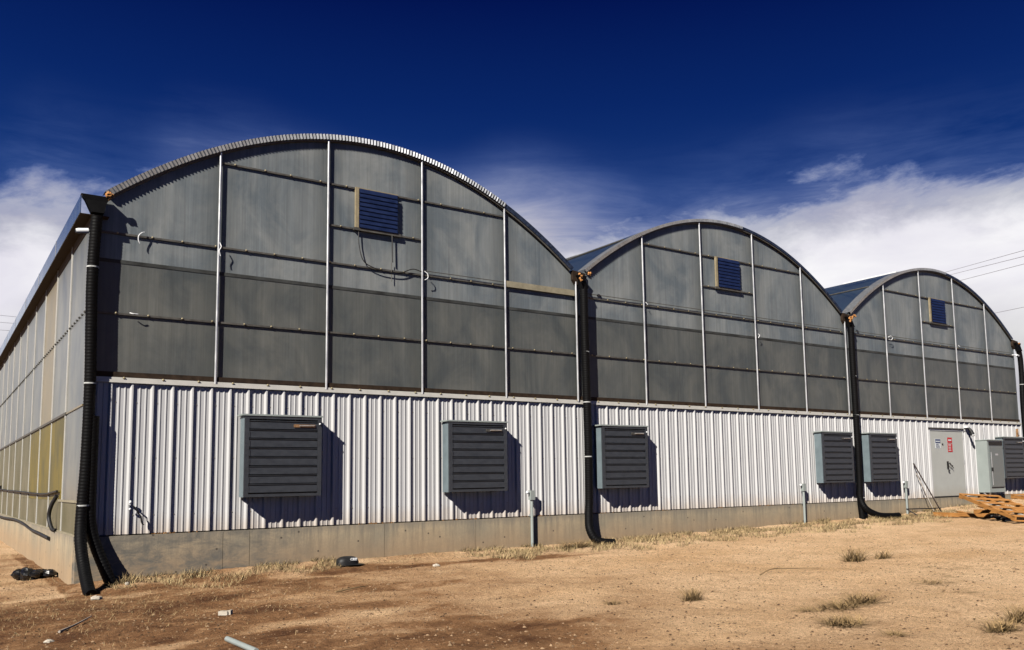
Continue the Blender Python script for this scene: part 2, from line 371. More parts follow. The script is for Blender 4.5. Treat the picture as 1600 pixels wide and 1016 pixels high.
def axis(a, b, step, lo, hi, g=1.16):
    c = list(np.arange(a, b+1e-6, step)); s = step; x = a
    L = []
    while x > lo: s *= g; x -= s; L.append(x)
    s = step; x = b; Rr = []
    while x < hi: s *= g; x += s; Rr.append(x)
    return L[::-1]+c+Rr
gx = axis(-3.2, 12, .06, -700, 900, 1.06); gy = axis(-12.5, -.1, .06, -700, 900, 1.08)
nx, ny = len(gx), len(gy)
vs_ = []; damp = []
def dampf(x, y):
    n = noise.noise(Vector((x*.55, y*.9, 1)))+.5*noise.noise(Vector((x*1.5, y*2.3, 5)))
    sg = lambda v: 1/(1+math.exp(-v))
    d = 0
    if y < .2 or x < 0: d = .70*sg((4.6-x+.5*(y+5)*.3)/1.3)                        # brown soil over the whole near corner
    if y < -1.2: d = max(d, 1.0*sg((2.0-x)/.8)*sg((-1.3-y)/.5)*1.25)
    if 0 < x < 10: d = max(d, .95*math.exp(-((y+.95+.07*x)/.42)**2)*min(1, (10-x)/3))
    q = ((x-1.8)/2.4)**2+((y+8.0)/.9)**2; d = max(d, 1.0*math.exp(-q))
    if x < -.3 and y > -1.2: d = .35*sg(n*6)
    return max(0, min(1, d*(.95+1.3*n)))
for y in gy:
    for x in gx:
        z = terrn(x, y) if (-60 < x < 80 and -40 < y < 60) else terr(x, y)
        vs_.append((x, y, z)); damp.append(dampf(x, y) if (-9 < x < 12 and -12 < y < 9) else 0)
fs_ = [(j*nx+i, j*nx+i+1, (j+1)*nx+i+1, (j+1)*nx+i) for j in range(ny-1) for i in range(nx-1)]
me = bpy.data.meshes.new('ground'); me.from_pydata(vs_, [], fs_)
at = me.attributes.new('damp', 'FLOAT', 'POINT'); at.data.foreach_set('value', damp)
for p in me.polygons: p.use_smooth = True
me.materials.append(groundmat()); me.update()
gr = bpy.data.objects.new('ground', me); COL.objects.link(gr); tag(gr, kind='structure')

# ------------------------------------------------------------------ greenhouse
BW = 9.957; HG = 5.36; RISE = 2.065; HS = 2.44; LEN = 38.0; NB = 3; XE = BW*NB
GH = empty('greenhouse', (0, 0, 0), 'three-bay arched greenhouse with smoky polycarbonate gables over white metal siding', 'greenhouse')
def arch(u): return HG+RISE*(1-u*u)
def archpt(bay, x, dz=0): return (bay*BW+x, arch((x/BW-.5)*2)+dz)
X0A, X1A = .22, BW-.18

# foundation: side wall and front wall, with form joints
fb = MB()
def cpanel_front(x0, x1): fb.box(x0+.004, x1-.004, -.07, .12, -1.2, 0)
js = [-.06, 2.17, 2.62, 5.15, 7.15, 9.55, 12.6, 15.7, 18.8, 22.0, 24.6, 27.3, XE+.06]
for a, b in zip(js[:-1], js[1:]): cpanel_front(a, b)
fb.box(-.05, XE+.05, .0, .11, -1.2, -.012)
ys = [.125, 1.2, 2.4, 4.8, 7.2, 9.6, 12, 14.4, 16.8, 19.2, 24, 30, LEN]
for a, b in zip(ys[:-1], ys[1:]): fb.box(-.06, .14, a+.004, b-.004, -1.2, 0)
fb.box(-.05, .13, .12, LEN, -1.2, -.012)
fb.box(XE-.14, XE+.06, .125, LEN, -1.2, 0); fb.box(.14, XE-.14, LEN-.2, LEN, -1.2, 0)
fb.build('foundation', conc, GH)
MB().box(.14, XE-.14, .12, LEN-.2, -.1, -.02).build('interior_floor', floorm, GH)

# ribbed white siding
PITCH = .3135
def siding_mesh(x0, x1, z0, z1):
    pr = []; k = math.floor((x0-.375)/PITCH)
    while True:
        c = .375+k*PITCH
        prof = [(-.042, 0), (-.014, -.038), (.010, -.038), (.034, 0), (.100, 0), (.110, -.010), (.124, -.010), (.134, 0), (.192, 0), (.202, -.010), (.216, -.010), (.226, 0)]
        for dx, dy in prof:
            if x0 <= c+dx <= x1: pr.append((c+dx, dy))
        if c > x1: break
        k += 1
    pr = [(x0, 0)]+pr+[(x1, 0)]
    m = MB(); vs = [(x, y, z) for z in (z0, z1) for x, y in pr]; n = len(pr)
    m.add(vs, [(i, i+1, n+i+1, n+i) for i in range(n-1)])
    return m
D0, D1 = 23.93, 25.96
sid = siding_mesh(.02, D0, .02, HS+.02)
s2 = siding_mesh(D1, XE, .02, HS+.02); sid.add(s2.v, s2.f)
s3 = siding_mesh(D0, D1, 2.24, HS+.02); sid.add(s3.v, s3.f)
sid.mark(); sc = sid; k = 0
while .375+k*PITCH < XE-.1:
    x = .375+k*PITCH+.07
    if not (D0-.1 < x < D1+.1):
        for z in (.32, 1.25, 2.15): sc.box(x-.006, x+.006, -.008, 0, z-.006, z+.006)
    k += 1
sd_o = sid.build('metal_siding', white, GH, mat2=boltm)
fl = MB().box(.02, XE, -.056, .03, HS+.022, HS+.07); fl.box(.1, XE-.05, -.035, .03, HS+.072, HS+.11)
bl = fl.mark(); x = .55
while x < XE: bl.ell((x, -.045, HS+.10), (.022, .018, .018), 7, 5); x += .58+random.uniform(-.03, .03)
fl.build('flashing', flash, sd_o, mat2=boltm)
MB().box(.05, XE-.05, .012, .0195, 4.445, 4.505).build('lap_joint', lapm, GH)  # outer dark strip imitating the inner truss chord seen through the sheet
MB().box(.05, XE-.05, -.02, .019, HS+.112, HS+.20).build('base_channel', basech, GH)

# gables
def gable_poly(bay, z0, mt, name, parent, lo=None):
    """front skin: columns between the mullions, thin twin-wall sheet"""
    m = MB(); n = 60
    xs = [X0A-.20+(X1A+.16-X0A+.2)*i/n for i in range(n+1)]
    top = [min(lo, 99) if lo else max(archpt(bay, min(max(x, X0A), X1A))[1]-.02, z0+.01) for x in xs]
    off = bay*BW
    fr = [(off+x, .02, z0) for x in xs]+[(off+x, .02, t) for x, t in zip(xs, top)]
    bk = [(a, .03, c) for a, b, c in fr]; N_ = n+1
    fs = [(i, i+1, N_+i+1, N_+i) for i in range(n)]+[(2*N_+i+1, 2*N_+i, 3*N_+i, 3*N_+i+1) for i in range(n)]
    m.add(fr+bk, fs)
    return m.build(name, mt, parent)
TR = .0825
gables = []
for bay in range(NB):
    off = bay*BW
    gp = gable_poly(bay, 4.475, poly_up, 'gable_wall', GH)
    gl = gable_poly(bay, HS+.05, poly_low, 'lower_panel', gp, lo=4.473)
    gables.append(gp)
    for i in range(1, 5):
        x = i*.2*BW
        MB().tube([(off+x, -.032, HS+.075), (off+x, -.032, archpt(bay, x)[1]-.03)], .022, 8).build('mullion', galv, gp, True)
    if bay < 2:
        MB().tube([(off+BW-.085, -.05, HS+.075), (off+BW-.085, -.05, HG-.1)], .024, 8).build('mullion', galv, gp, True)
    def bar(z, xa, xb, mt=galvd, h=.032, d=.008):
        m = MB().box(off+xa, off+xb, -.006-d, -.001+.015, z-h/2, z+h/2)
        m.mark(); x = xa+.25
        while x < xb-.1:
            m.ell((off+x+random.uniform(-.03, .03), -.022, z+.008), (.018, .012, .016), 7, 5); x += .52
        return m.build('purlin', mt, gp, mat2=boltm)
    def halfw(z): return BW/2*sqrt(max(0, 1-(z-HG)/RISE))
    pl = [(3.60, .12, BW-.12), (4.94, .12, BW-.12), (6.48, .2*BW, .8*BW), (5.67, .4*BW, .6*BW)]
    for z, xa, xb in pl:
        bar(z, xa, xb)
    if bay == 0: MB().box(.8*BW+.03, BW-.12, -.045, -.032, 4.93, 5.06).build('weathered_batten', tanbat, gp)
    # thin conduit run just above the middle purlin
    MB().tube([(off+(.6*BW if bay == 0 else .12), -.02, 5.03), (off+BW-.2 if bay else off+.8*BW, -.02, 5.03)], .008, 5).build('conduit', galvd, gp)
    # end vent with louvers
    vx = off+4.60; vz = 5.70
    v = empty('vent', (0, 0, 0), None, None); v.parent = gp
    fr_ = MB().box(vx-.07, vx, -.045, .0, vz, vz+.78); fr_.box(vx-.07, vx+.83, -.045, .0, vz+.782, vz+.800)
    
    fvm = fr_
    lv = MB(); nl = 9
    for k in range(nl):
        z = vz+.78*k/nl; h = .78/nl
        lv.add([(vx, -.075, z), (vx+.81, -.075, z), (vx+.81, -.058, z+h*.98), (vx, -.058, z+h*.98), (vx, -.02, z), (vx+.81, -.02, z)],
               [(0, 1, 2, 3), (0, 4, 5, 1)])
    lv.box(vx, vx+.81, -.02, -.005, vz, vz+.78)
    bpy.data.objects.remove(v)
    vo_ = lv.build('vent', ventm, gp); fvm.build('vent_frame', tanframe, gp)
    MB().box(vx-.1, vx+.9, -.055, -.0, vz-.06, vz-.005).build('vent_sill', galvd, gp)
    # curved edge: ridged closure strip on the arch
    s = 0; x = X0A; m = MB(); pts = []
    nseg = 1500; last = None; L = 0
    for i in range(nseg+1):
        x = X0A+(X1A-X0A)*i/nseg; px, pz = archpt(bay, x)
        if last: L += math.hypot(px-last[0], pz-last[1])
        last = (px, pz); pts.append((L, px, pz, x))
    step = .0325; k = 0; rows = []
    j = 0
    Tt = 0
    while Tt < L:
        while pts[j][0] < Tt: j += 1
        _, px, pz, xx = pts[j]; u = (xx/BW-.5)*2; sl = -RISE*2*u*2/BW
        nn = Vector((-sl, 0, 1)).normalized()
        rows.append((px, pz, nn, k % 2)); k += 1; Tt += step
    cut = .80 if bay == 0 else .56  # past this fraction the trim takes the painted-shade colour
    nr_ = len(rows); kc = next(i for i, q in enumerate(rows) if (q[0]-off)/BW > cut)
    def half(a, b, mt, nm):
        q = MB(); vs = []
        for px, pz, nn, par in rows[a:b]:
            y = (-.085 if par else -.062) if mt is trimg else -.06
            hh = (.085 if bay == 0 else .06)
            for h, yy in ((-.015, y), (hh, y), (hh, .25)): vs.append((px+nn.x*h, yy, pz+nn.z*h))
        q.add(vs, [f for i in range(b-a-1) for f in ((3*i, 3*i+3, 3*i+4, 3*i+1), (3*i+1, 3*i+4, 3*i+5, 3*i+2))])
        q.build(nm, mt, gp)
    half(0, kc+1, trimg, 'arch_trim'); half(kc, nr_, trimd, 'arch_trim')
    m = MB(); vs = []
    for px, pz, nn, par in rows[::3]:
        for h, y in ((-.02, -.045), (-.05, -.045), (-.05, .02)): vs.append((px+nn.x*h, y, pz+nn.z*h))
    nr = len(rows[::3]); m.add(vs, [f for i in range(nr-1) for f in ((3*i, 3*i+1, 3*i+4, 3*i+3), (3*i+1, 3*i+2, 3*i+5, 3*i+4))])
    vs = []
    for px, pz, nn, par in rows[::3]:
        for h, y in ((.0, -.045), (-.02, -.045)): vs.append((px+nn.x*h, y, pz+nn.z*h))
    m.add(vs, [(2*i, 2*i+1, 2*i+3, 2*i+2) for i in range(nr-1)])
    m.build('arch_rafter', galvd, gp)
    # roof skin with curved glazing bars
    m = MB(); n = 48; vs = []
    for y in (-.06, LEN):
        for i in range(n+1):
            x = X0A+(X1A-X0A)*i/n; px, pz = archpt(bay, x, .06); vs.append((px, y, pz))
    m.add(vs, [(i, i+1, n+2+i, n+1+i) for i in range(n)])
    rf = m.build('roof', poly_roof, GH, True)
    for y in [3.66*k for k in range(1, 10)]:
        P = [(*archpt(bay, X0A+(X1A-X0A)*i/40, .075),) for i in range(41)]
        MB().tube([(a, y, b) for a, b in P], .022, 6).build('glazing_bar', galv, rf)
        # interior bow and truss
        tm = MB()
        tm.tube([(a, y, b-.14) for a, b in P], .035, 6)
        if y > 3:
            tm.beam((off+.1, y, 4.47), (off+BW-.1, y, 4.47), .06, .09)
            for q in range(8):
                xa = off+.1+(BW-.2)*q/8; xb = off+.1+(BW-.2)*(q+.5)/8
                za = min(4.9+.0*q, 9); tm.beam((xa, y, 4.47), (xb, y, archpt(bay, min(max(xb-off, X0A), X1A))[1]-.2), .03, .03)
        tm.build('truss', intst, GH)
    tm = MB(); P = [(*archpt(bay, X0A+(X1A-X0A)*i/40, -.10),) for i in range(41)]
    tm.tube([(a, .12, b) for a, b in P], .045, 6)
    tm.box(off+.02, off+BW-.02, .034, .12, 4.43, 4.52)
    for fx in (.12, .3, .5, .7, .88): tm.beam((off+fx*BW, .2, 4.47), (off+(.5+(fx-.5)*.75)*BW, .2, archpt(bay, (.5+(fx-.5)*.75)*BW)[1]-.12), .06, .06)
    tm.build('truss', galvd, GH)
    if bay:
        # long purlin lines on the roof skin and white ridge flashing
        px, pz = archpt(bay, 1.6, .085); MB().tube([(px, .2, pz), (px, LEN, pz)], .02, 6).build('roof_rail', galvd, rf)
    if bay == 2:
        px, pz = archpt(bay, 4.5, .06); MB().box(px-.10, px+.10, 1.0, 3.1, pz, pz+.11).build('ridge_flashing', strapm, rf)
# interior shade curtain and posts
MB().box(.2, XE-.2, .3, LEN-.3, 4.50, 4.508).build('shade_curtain', curtm, GH)
for b in range(0, NB+1):
    for y in [3.66*k for k in range(0, 11)]:
        xx = min(max(b*BW, .18), XE-.18); MB().box(xx-.05, xx+.05, y+.06, y+.16, -.02, HG-.05).build('interior_post', galvd, GH)
# back gables and right wall (plain)
for bay in range(NB):
    n = 40; vs = [(bay*BW+BW*i/n, LEN, 0) for i in range(n+1)]+[(bay*BW+BW*i/n, LEN, archpt(bay, min(max(BW*i/n, X0A), X1A))[1]) for i in range(n+1)]
    MB().add(vs, [(i+1, i, n+1+i, n+2+i) for i in range(n)]).build('rear_gable_wall', side_m, GH)
MB().box(XE-.01, XE+.0, .1, LEN, 0, HG).build('right_side_wall', side_g, GH)

# left side wall: columns of panels between bright joint strips
ST = 2.09
sw = empty('side_wall', (0, 0, 0), None, None); sw.parent = GH
yb = [.06]+[2.12+ST*k for k in range(0, 18)]
for i, (a, b) in enumerate(zip(yb[:-1], yb[1:])):
    if b > LEN: break
    rnd = random.random()
    up_m = side_t if i == 2 else side_g
    lo_m = side_g if i == 0 else (side_o if i in (1, 2) else (side_m if i < 9 else side_g))
    if i == 3: lo_m = side_o
    ft_m = side_m
    MB().box(-.012, .0, a+.004, b-.004, 2.10, 5.2).build('wall_panel', up_m, sw)
    MB().box(-.012, .0, a+.004, b-.004, .56, 2.097).build('wall_panel', lo_m, sw)
    MB().box(-.012, .0, a+.004, b-.004, .012, .557).build('wall_panel', ft_m, sw)
    st = MB().box(-.032, -.0125, b-.022, b+.022, 2.12 if i else 2.02, 5.18); st.box(-.030, -.0125, b-.018, b+.018, .03, 2.06)
    st.build('joint_strip', flash, sw)
MB().box(-.040, -.0125, 2.0, LEN, 2.07, 2.115).build('seam_rail', galvd, sw)
MB().box(-.030, -.0125, .06, 2.0, 2.075, 2.105).build('seam_rail', side_t, sw)
MB().box(-.034, -.0125, .06, 2.6, .535, .575).build('seam_rail', tanbat, sw)
bo = MB().box(-.0145, -.0125, .1, LEN, 3.612, 3.628).mark(); y = .2
while y < LEN:
    bo.ell((-.03, y, 3.62), (.018, .022, .022), 6, 4); y += .30
bo.build('bolt_rail', side_g, sw, mat2=galvd)
MB().box(-.035, -.0125, .06, LEN, .0, .03).build('sill_strip', tanbat, sw)

# gutters: left eave, valleys, right eave
def gutter(xc, w, name='gutter'):
    m = MB(); prof = [(-w/2, HG+.16), (-w/2, HG-.06), (-w*.30, HG-.16), (w*.30, HG-.16), (w/2, HG-.06), (w/2, HG+.12), (w/2-.012, HG+.12), (w/2-.012, HG-.05), (w*.28, HG-.145), (-w*.28, HG-.145), (-w/2+.012, HG-.05), (-w/2+.012, HG+.16)]
    n = len(prof); vs = [(xc+x, y, z) for y in (-.06, LEN) for x, z in prof]
    m.add(vs, [(i, (i+1) % n, n+(i+1) % n, n+i) for i in range(n)])
    m.add([(xc+x, -.061, z) for x, z in prof[:6]], [(5, 4, 3, 2, 1, 0)])
    return m
g0 = MB()
g0.box(-.20, -.185, -.16, LEN, HG-.20, HG+.08); 
g0.box(.235, .25, .035, LEN, HG-.20, HG+.12)
GO = g0.build('gutter', fascia, GH)
MB().box(-.19, .23, -.15, LEN, HG-.212, HG-.203).build('gutter_underside', basech, GO)  # shade under the eave painted as a near-black colour, closure below too
for y in [3.05*k for k in range(1, 13)]: MB().box(-.206, -.2015, y-.03, y+.03, HG-.205, HG+.085).build('gutter_joint', galv, GO)
MB().box(-.028, -.014, .0, LEN, HG-.36, HG-.213).build('eave_closure', basech, GO)
for xc in (BW+.01, 2*BW+.01): gutter(xc, .36).build('gutter', basech, GH)
gutter(XE-.02, .36).build('gutter', basech, GH)

# door
dr = MB().box(D0+.05, D1-.05, -.03, .02, .05, 2.13).build('door', doorm, GH)
dfm = MB().box(D0, D0+.045, -.045, .02, 0.005, 2.2); dfm.box(D1-.045, D1, -.045, .02, 0.005, 2.2); dfm.box(D0+.046, D1-.046, -.045, .02, 2.14, 2.2)
dfm.build('door_frame', white, dr)
MB().box(D0-.05, D1+.03, -.075, .0, 2.202, 2.236).build('door_hood', galvd, dr)
MB().box(D0+.05, D1-.05, -.035, .0, .008, .047).build('door_sweep', rubber, dr)
h = MB().box(24.85, 24.93, -.055, -.031, .92, 1.16); h.tube([(24.89, -.05, 1.08), (24.89, -.11, 1.08), (25.06, -.11, 1.0)], .014, 6); h.ell((24.90, -.07, .86), (.035, .03, .035), 8, 6)
h.tube([(24.97, -.06, 1.12), (25.12, -.1, .93)], .012, 5)
h.build('door_handle', rubber, dr)
for z in (.25, 1.08, 1.9): MB().box(D1-.075, D1-.052, -.05, -.031, z, z+.12).build('hinge', galv, dr)
g_ = MB().box(24.24, 24.55, -.036, -.0305, 1.57, 1.88).build('notice_sign', paper, dr)
g2 = MB().box(24.25, 24.54, -.040, -.0365, 1.74, 1.865); g2.build('sign_header', navy, dr)
g3 = MB(); x = 24.275
while x < 24.50: w = random.uniform(.02, .035); g3.box(x, x+w, -.043, -.0405, 1.775, 1.815); x += w+.012
g3.build('sign_writing', paper, dr)
g4 = MB()
for z in (1.60, 1.635, 1.67, 1.70): g4.box(24.28, 24.28+random.uniform(.15, .22), -.040, -.0365, z, z+.012)
g4.build('sign_writing', navy, dr)
r_ = MB().box(24.97, 25.24, -.036, -.0305, 1.76, 1.93); r_.box(24.97, 25.24, -.036, -.0305, 1.46, 1.735); r_.build('red_sign', redm, dr)
r_ = MB(); r_.box(25.02, 25.19, -.040, -.0365, 1.82, 1.865)
for z in (1.50, 1.55, 1.60, 1.65, 1.69): r_.box(25.01, 25.01+random.uniform(.13, .19), -.040, -.0365, z, z+.018)
r_.build('sign_writing', paper, dr)
MB().ell((24.66, -.04, 1.71), (.035, .02, .03), 8, 6).build('door_viewer', rubber, dr)

# white tape curls and the loose cable on the gables
def curl(pts, parent): c0 = Vector(pts[0]); pts = [c0+(Vector(q)-c0)*.75 for q in pts]; MB().tube(bez(pts, 6), .009, 6).build('tape_curl', strapm, parent, True)
g0_, g1_, g2_ = gables
curl([(.78, -.05, 5.01), (.72, -.08, 4.98), (.66, -.09, 4.90), (.66, -.08, 4.80), (.69, -.07, 4.74)], g0_)
curl([(.60, -.06, 3.62), (.66, -.1, 3.60), (.76, -.09, 3.60)], g0_)
curl([(1.99, -.10, 5.0), (2.02, -.12, 4.9), (1.98, -.12, 4.8), (2.01, -.11, 4.68)], g0_)
curl([(5.99, -.10, 5.0), (6.07, -.12, 4.93), (6.08, -.12, 4.82), (6.0, -.10, 4.76)], g0_)
curl([(BW+5.99, -.10, 4.56), (BW+6.05, -.12, 4.52), (BW+6.0, -.1, 4.42)], g1_)
curl([(BW+1.99, -.10, 5.0), (BW+2.06, -.12, 4.92)], g1_)
curl([(2*BW+1.99, -.10, 4.96), (2*BW+2.12, -.14, 5.02), (2*BW+2.25, -.14, 4.96), (2*BW+2.18, -.12, 4.86), (2*BW+2.05, -.1, 4.88)], g2_)
curl([(2*BW+5.99, -.10, 5.02), (2*BW+6.08, -.13, 4.95)], g2_)
MB().tube(bez([(4.60, -.03, 5.66), (4.61, -.04, 5.35), (4.70, -.05, 5.05), (4.95, -.05, 4.93), (5.25, -.05, 4.90), (5.5, -.05, 4.92), (5.75, -.05, 5.02), (5.95, -.04, 5.0)], 8), .010, 5).build('loose_cable', rubber, g0_)
MB().tube([(5.30, -.05, 5.64), (5.31, -.05, 5.10)], .013, 5).build('loose_cable', rubber, g0_)
MB().tube([(5.30, -.03, 5.10), (5.30, -.03, 4.72)], .007, 5).build('loose_cable', galvd, g0_)

# ------------------------------------------------------------------ fan hoods
def make_hood():
    w, d, z0, z1 = 1.37, .30, .565, 1.965
    root = empty('exhaust_fan_hood', (0, 0, 0), '', '')
    sh = MB().box(0, .03, -d+.031, -.034, z0, z1); sh.box(w-.03, w, -d+.031, -.034, z0, z1)
    sh.box(.031, w-.031, -d+.031, -.034, z0, z0+.03); sh.build('housing', bluehood, root)
    MB().box(-.05, w+.015, -d-.02, -.03, z1+.002, z1+.03).build('top_flashing', cabm, root)
    fr = MB().box(.0, .075, -d-.006, -d+.03, z0, z1); fr.box(w-.075, w, -d-.006, -d+.03, z0, z1)
    fr.box(.076, w-.076, -d-.006, -d+.03, z1-.05, z1); fr.box(.076, w-.076, -d-.006, -d+.03, z0, z0+.05)
    fr.build('louver_frame', louv, root)
    lv = MB(); n = 8; za, zb = z0+.07, z1-.07; h = (zb-za)/n
    for k in range(n):
        z = za+k*h; j = random.uniform(-.004, .004)
        prof = [(-d+.012, z+.001), (-d-.008+j, z+.006), (-d-.004+j, z+h*.74), (-d+.030, z+h*.77), (-d+.030, z+h*.87), (-d+.000, z+h*.89), (-d+.000, z+h*.93), (-d+.022, z+h*.999)]
        m = len(prof); xx = [.078, w-.078]
        lv.add([(x, y, q) for x in xx for y, q in prof], [(i, m+i, m+i+1, i+1) for i in range(m-1)]+[tuple(range(m)), tuple(range(2*m-1, m-1, -1))])
        # lap folds at the ends of each blade
        lv.box(.079, .090, -d-.012, -d, z+.01, z+h*.7)
    lv.build('louver', louv, root)
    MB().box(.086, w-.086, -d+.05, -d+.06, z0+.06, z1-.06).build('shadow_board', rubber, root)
    la = MB().box(w-.52, w-.13, -d-.028, -d-.019, z1-.185, z1-.135); lo_ = la.build('latch', rust, root)
    MB().tube([(w-.42, -d-.034, z1-.16), (w-.15, -d-.034, z1-.155)], .012, 6).build('latch_rod', galv, lo_)
    kb = MB().ell((w-.04, -d-.02, z1-.12), (.018, .02, .018), 8, 6); kb.build('latch_knob', strapm, root)
    return root
hood = make_hood()
hd = [(2.43, 'fan hood with dark louvers nearest the building corner, rusty latch plate showing'),
      (6.42, 'second louvered fan hood from the left, beside a small grey utility post'),
      (10.33, 'fan hood with dark louvers just right of the black downspout between first and second arch'),
      (18.17, 'louvered fan hood touching the left side of the downspout between second and third arch'),
      (20.36, 'louvered fan hood just right of the downspout between second and third arch'),
      (28.00, 'louvered fan hood at the far right, partly behind the grey electrical cabinet')]
for i, (x, l) in enumerate(hd):
    o = hood if i == 0 else copy_tree(hood)
    o.location = (x, 0, 0)
    if i:
        lt = [c for c in kids(o) if c.name.startswith('latch') and c.name[:10] != 'latch_knob'][0]
        lt.material_slots[0].link = 'OBJECT'; lt.material_slots[0].material = dulltan
    tag(o, l, 'fan hood', 'louvered fan hoods along the white siding')

# ------------------------------------------------------------------ downspouts
def corr(pts, r, name, parent, n=14):
    P = bez(pts, 10); out = []; L = 0; acc = [0]
    for a, b in zip(P[:-1], P[1:]): L += (b-a).length; acc.append(L)
    st = .013; k = 0; rr = []; j = 0; t = 0
    while t < L:
        while acc[j+1] < t: j += 1
        f = (t-acc[j])/max(1e-6, acc[j+1]-acc[j]); out.append(P[j].lerp(P[j+1], f)); rr.append(r*(1 if k % 4 in (0, 1) else .955)); k += 1; t += st
    m = MB().tube(out, rr, n); return m.build(name, black, parent, True)
def downspout(x, paths, label, straps, head, foams, dx=0):
    root = empty('downspout', (x, -.15, 0), label, 'downspout', 'black corrugated downspouts')
    L = Vector((x, -.15, 0))
    for i, p in enumerate(paths):
        o = corr([Vector(q)-L for q in p], .088 if x < 1 else .092, 'pipe', root)
    for q in straps:
        q = Vector(q)-L; MB().tube([q-Vector((0, 0, .012)), q+Vector((0, 0, .010))], .0925, 14).build('strap', dullstrap, root, True)
    hm = MB(); (xa, xb, zt, xp) = head
    vs = [(xa, -.02, zt), (xb, -.02, zt), (xb, -.16, zt), (xa, -.16, zt), (xa+.06, -.04, zt-.09), (xb-.05, -.04, zt-.09), (xb-.05, -.16, zt-.09), (xa+.06, -.16, zt-.09),
          (xp-.09, -.07, zt-.30), (xp+.09, -.07, zt-.30), (xp+.09, -.23, zt-.30), (xp-.09, -.23, zt-.30)]
    vs = [Vector(v)-L for v in vs]
    hm.add(vs, [(0, 4, 5, 1), (1, 5, 6, 2), (2, 6, 7, 3), (3, 7, 4, 0), (4, 8, 9, 5), (5, 9, 10, 6), (6, 10, 11, 7), (7, 11, 8, 4), (8, 11, 10, 9), (0, 1, 2, 3)])
    hm.build('gutter_head', black, root)
    if foams:
        fm = MB()
        for q in foams:
            q = Vector(q)-L
            for k in range(5):
                fm.ell(q+Vector((random.uniform(-.03, .03), random.uniform(-.02, .02), random.uniform(-.04, .04))), (random.uniform(.015, .035),)*3, 7, 5, jit=.25)
        fm.build('sealant_foam', foam, root, True)
    return root
downspout(0, [[(.05, -.12, 5.15), (.02, -.12, 4.2), (.03, -.12, 3.4), (.05, -.12, 2.4), (.04, -.12, 1.2), (.0, -.16, .35), (-.02, -.32, -.05), (.0, -.62, -.42), (.02, -.98, -.70), (.04, -1.15, -.78)],
              [(.12, -.105, 1.9), (.12, -.105, 1.5), (.12, -.105, .8), (.13, -.12, .25), (.20, -.18, -.1), (.32, -.30, -.45), (.44, -.40, -.78)]],
          'pair of black corrugated downspouts at the near left building corner', [(.022, -.12, 4.3), (.05, -.12, 2.42), (.018, -.145, .5)],
          (-.19, .24, HG+.12, .05), [(.20, -.2, HG+.14), (.23, -.18, HG+.12)])
downspout(BW+.06, [[(10.02, -.15, 5.15), (10.02, -.15, 4.2), (10.03, -.15, 3.2), (10.05, -.15, 1.6), (10.04, -.15, .4), (9.98, -.2, -.02), (9.90, -.32, -.30), (9.95, -.44, -.52), (10.12, -.54, -.60), (10.36, -.62, -.62)]],
          'black corrugated downspout in the valley between the first and second arch, foot turned right', [(10.03, -.15, 3.64), (10.04, -.15, 2.5), (10.045, -.15, 1.28)],
          (9.86, 10.12, HG+.04, 10.02), [(9.87, -.25, HG+.0), (9.86, -.27, HG-.1), (10.12, -.25, HG+.06)])
downspout(2*BW+.06, [[(19.98, -.15, 5.15), (19.97, -.15, 4.2), (19.98, -.15, 3.2), (19.99, -.15, 1.6), (19.98, -.15, .5), (19.96, -.16, .1), (20.0, -.30, -.20), (20.35, -.45, -.39), (20.8, -.52, -.43), (21.20, -.56, -.43)],
                     [(19.99, -.13, .3), (19.98, -.14, .0), (20.0, -.17, -.52)]],
          'black corrugated downspout between the second and third arch with a long foot along the ground', [(19.98, -.15, 3.64), (19.99, -.15, 2.5), (20.04, -.16, .12)],
          (19.80, 20.10, HG+.04, 19.98), [(19.81, -.25, HG-.02), (19.80, -.27, HG-.10), (20.08, -.25, HG+.06), (19.9, -.27, HG)])
downspout(XE+.05, [[(29.88, -.13, 5.2), (29.97, -.13, 4.85), (29.98, -.13, 4.2), (29.92, -.13, 3.3), (29.92, -.13, 2.0), (29.92, -.13, .6), (29.95, -.2, .05), (30.1, -.5, -.1)]],
          'black downspout at the far right corner of the building, cut by the photo edge', [(29.95, -.13, 3.9)],
          (29.70, 30.05, HG+.04, 29.88), [(29.74, -.25, HG)])

# ------------------------------------------------------------------ security cameras
def seccam(x, y, z, s, label):
    r = empty('security_camera', (x, y, z), label, 'camera', 'white bullet cameras at the building corners')
    MB().tube([(-.14*s, 0, -.005), (-.10*s, 0, 0), (.04*s, 0, .02), (.05*s, 0, .02)], [.035, .045, .045, .03], 12).build('camera_body', strapm, r, True)
    MB().tube([(.03*s, 0, .02), (.12*s, .06, .03), (.13*s, .10, .03)], .015, 8).build('bracket', strapm, r)
    MB().tube([(-.147*s, 0, -.006), (-.135*s, 0, -.005)], .03, 10).build('lens', rubber, r)
seccam(-.10, -.10, 4.87, 1, 'white security camera under the gutter at the left building corner')
seccam(29.75, -.12, 4.93, -1, 'white security camera beside the far right downspout')

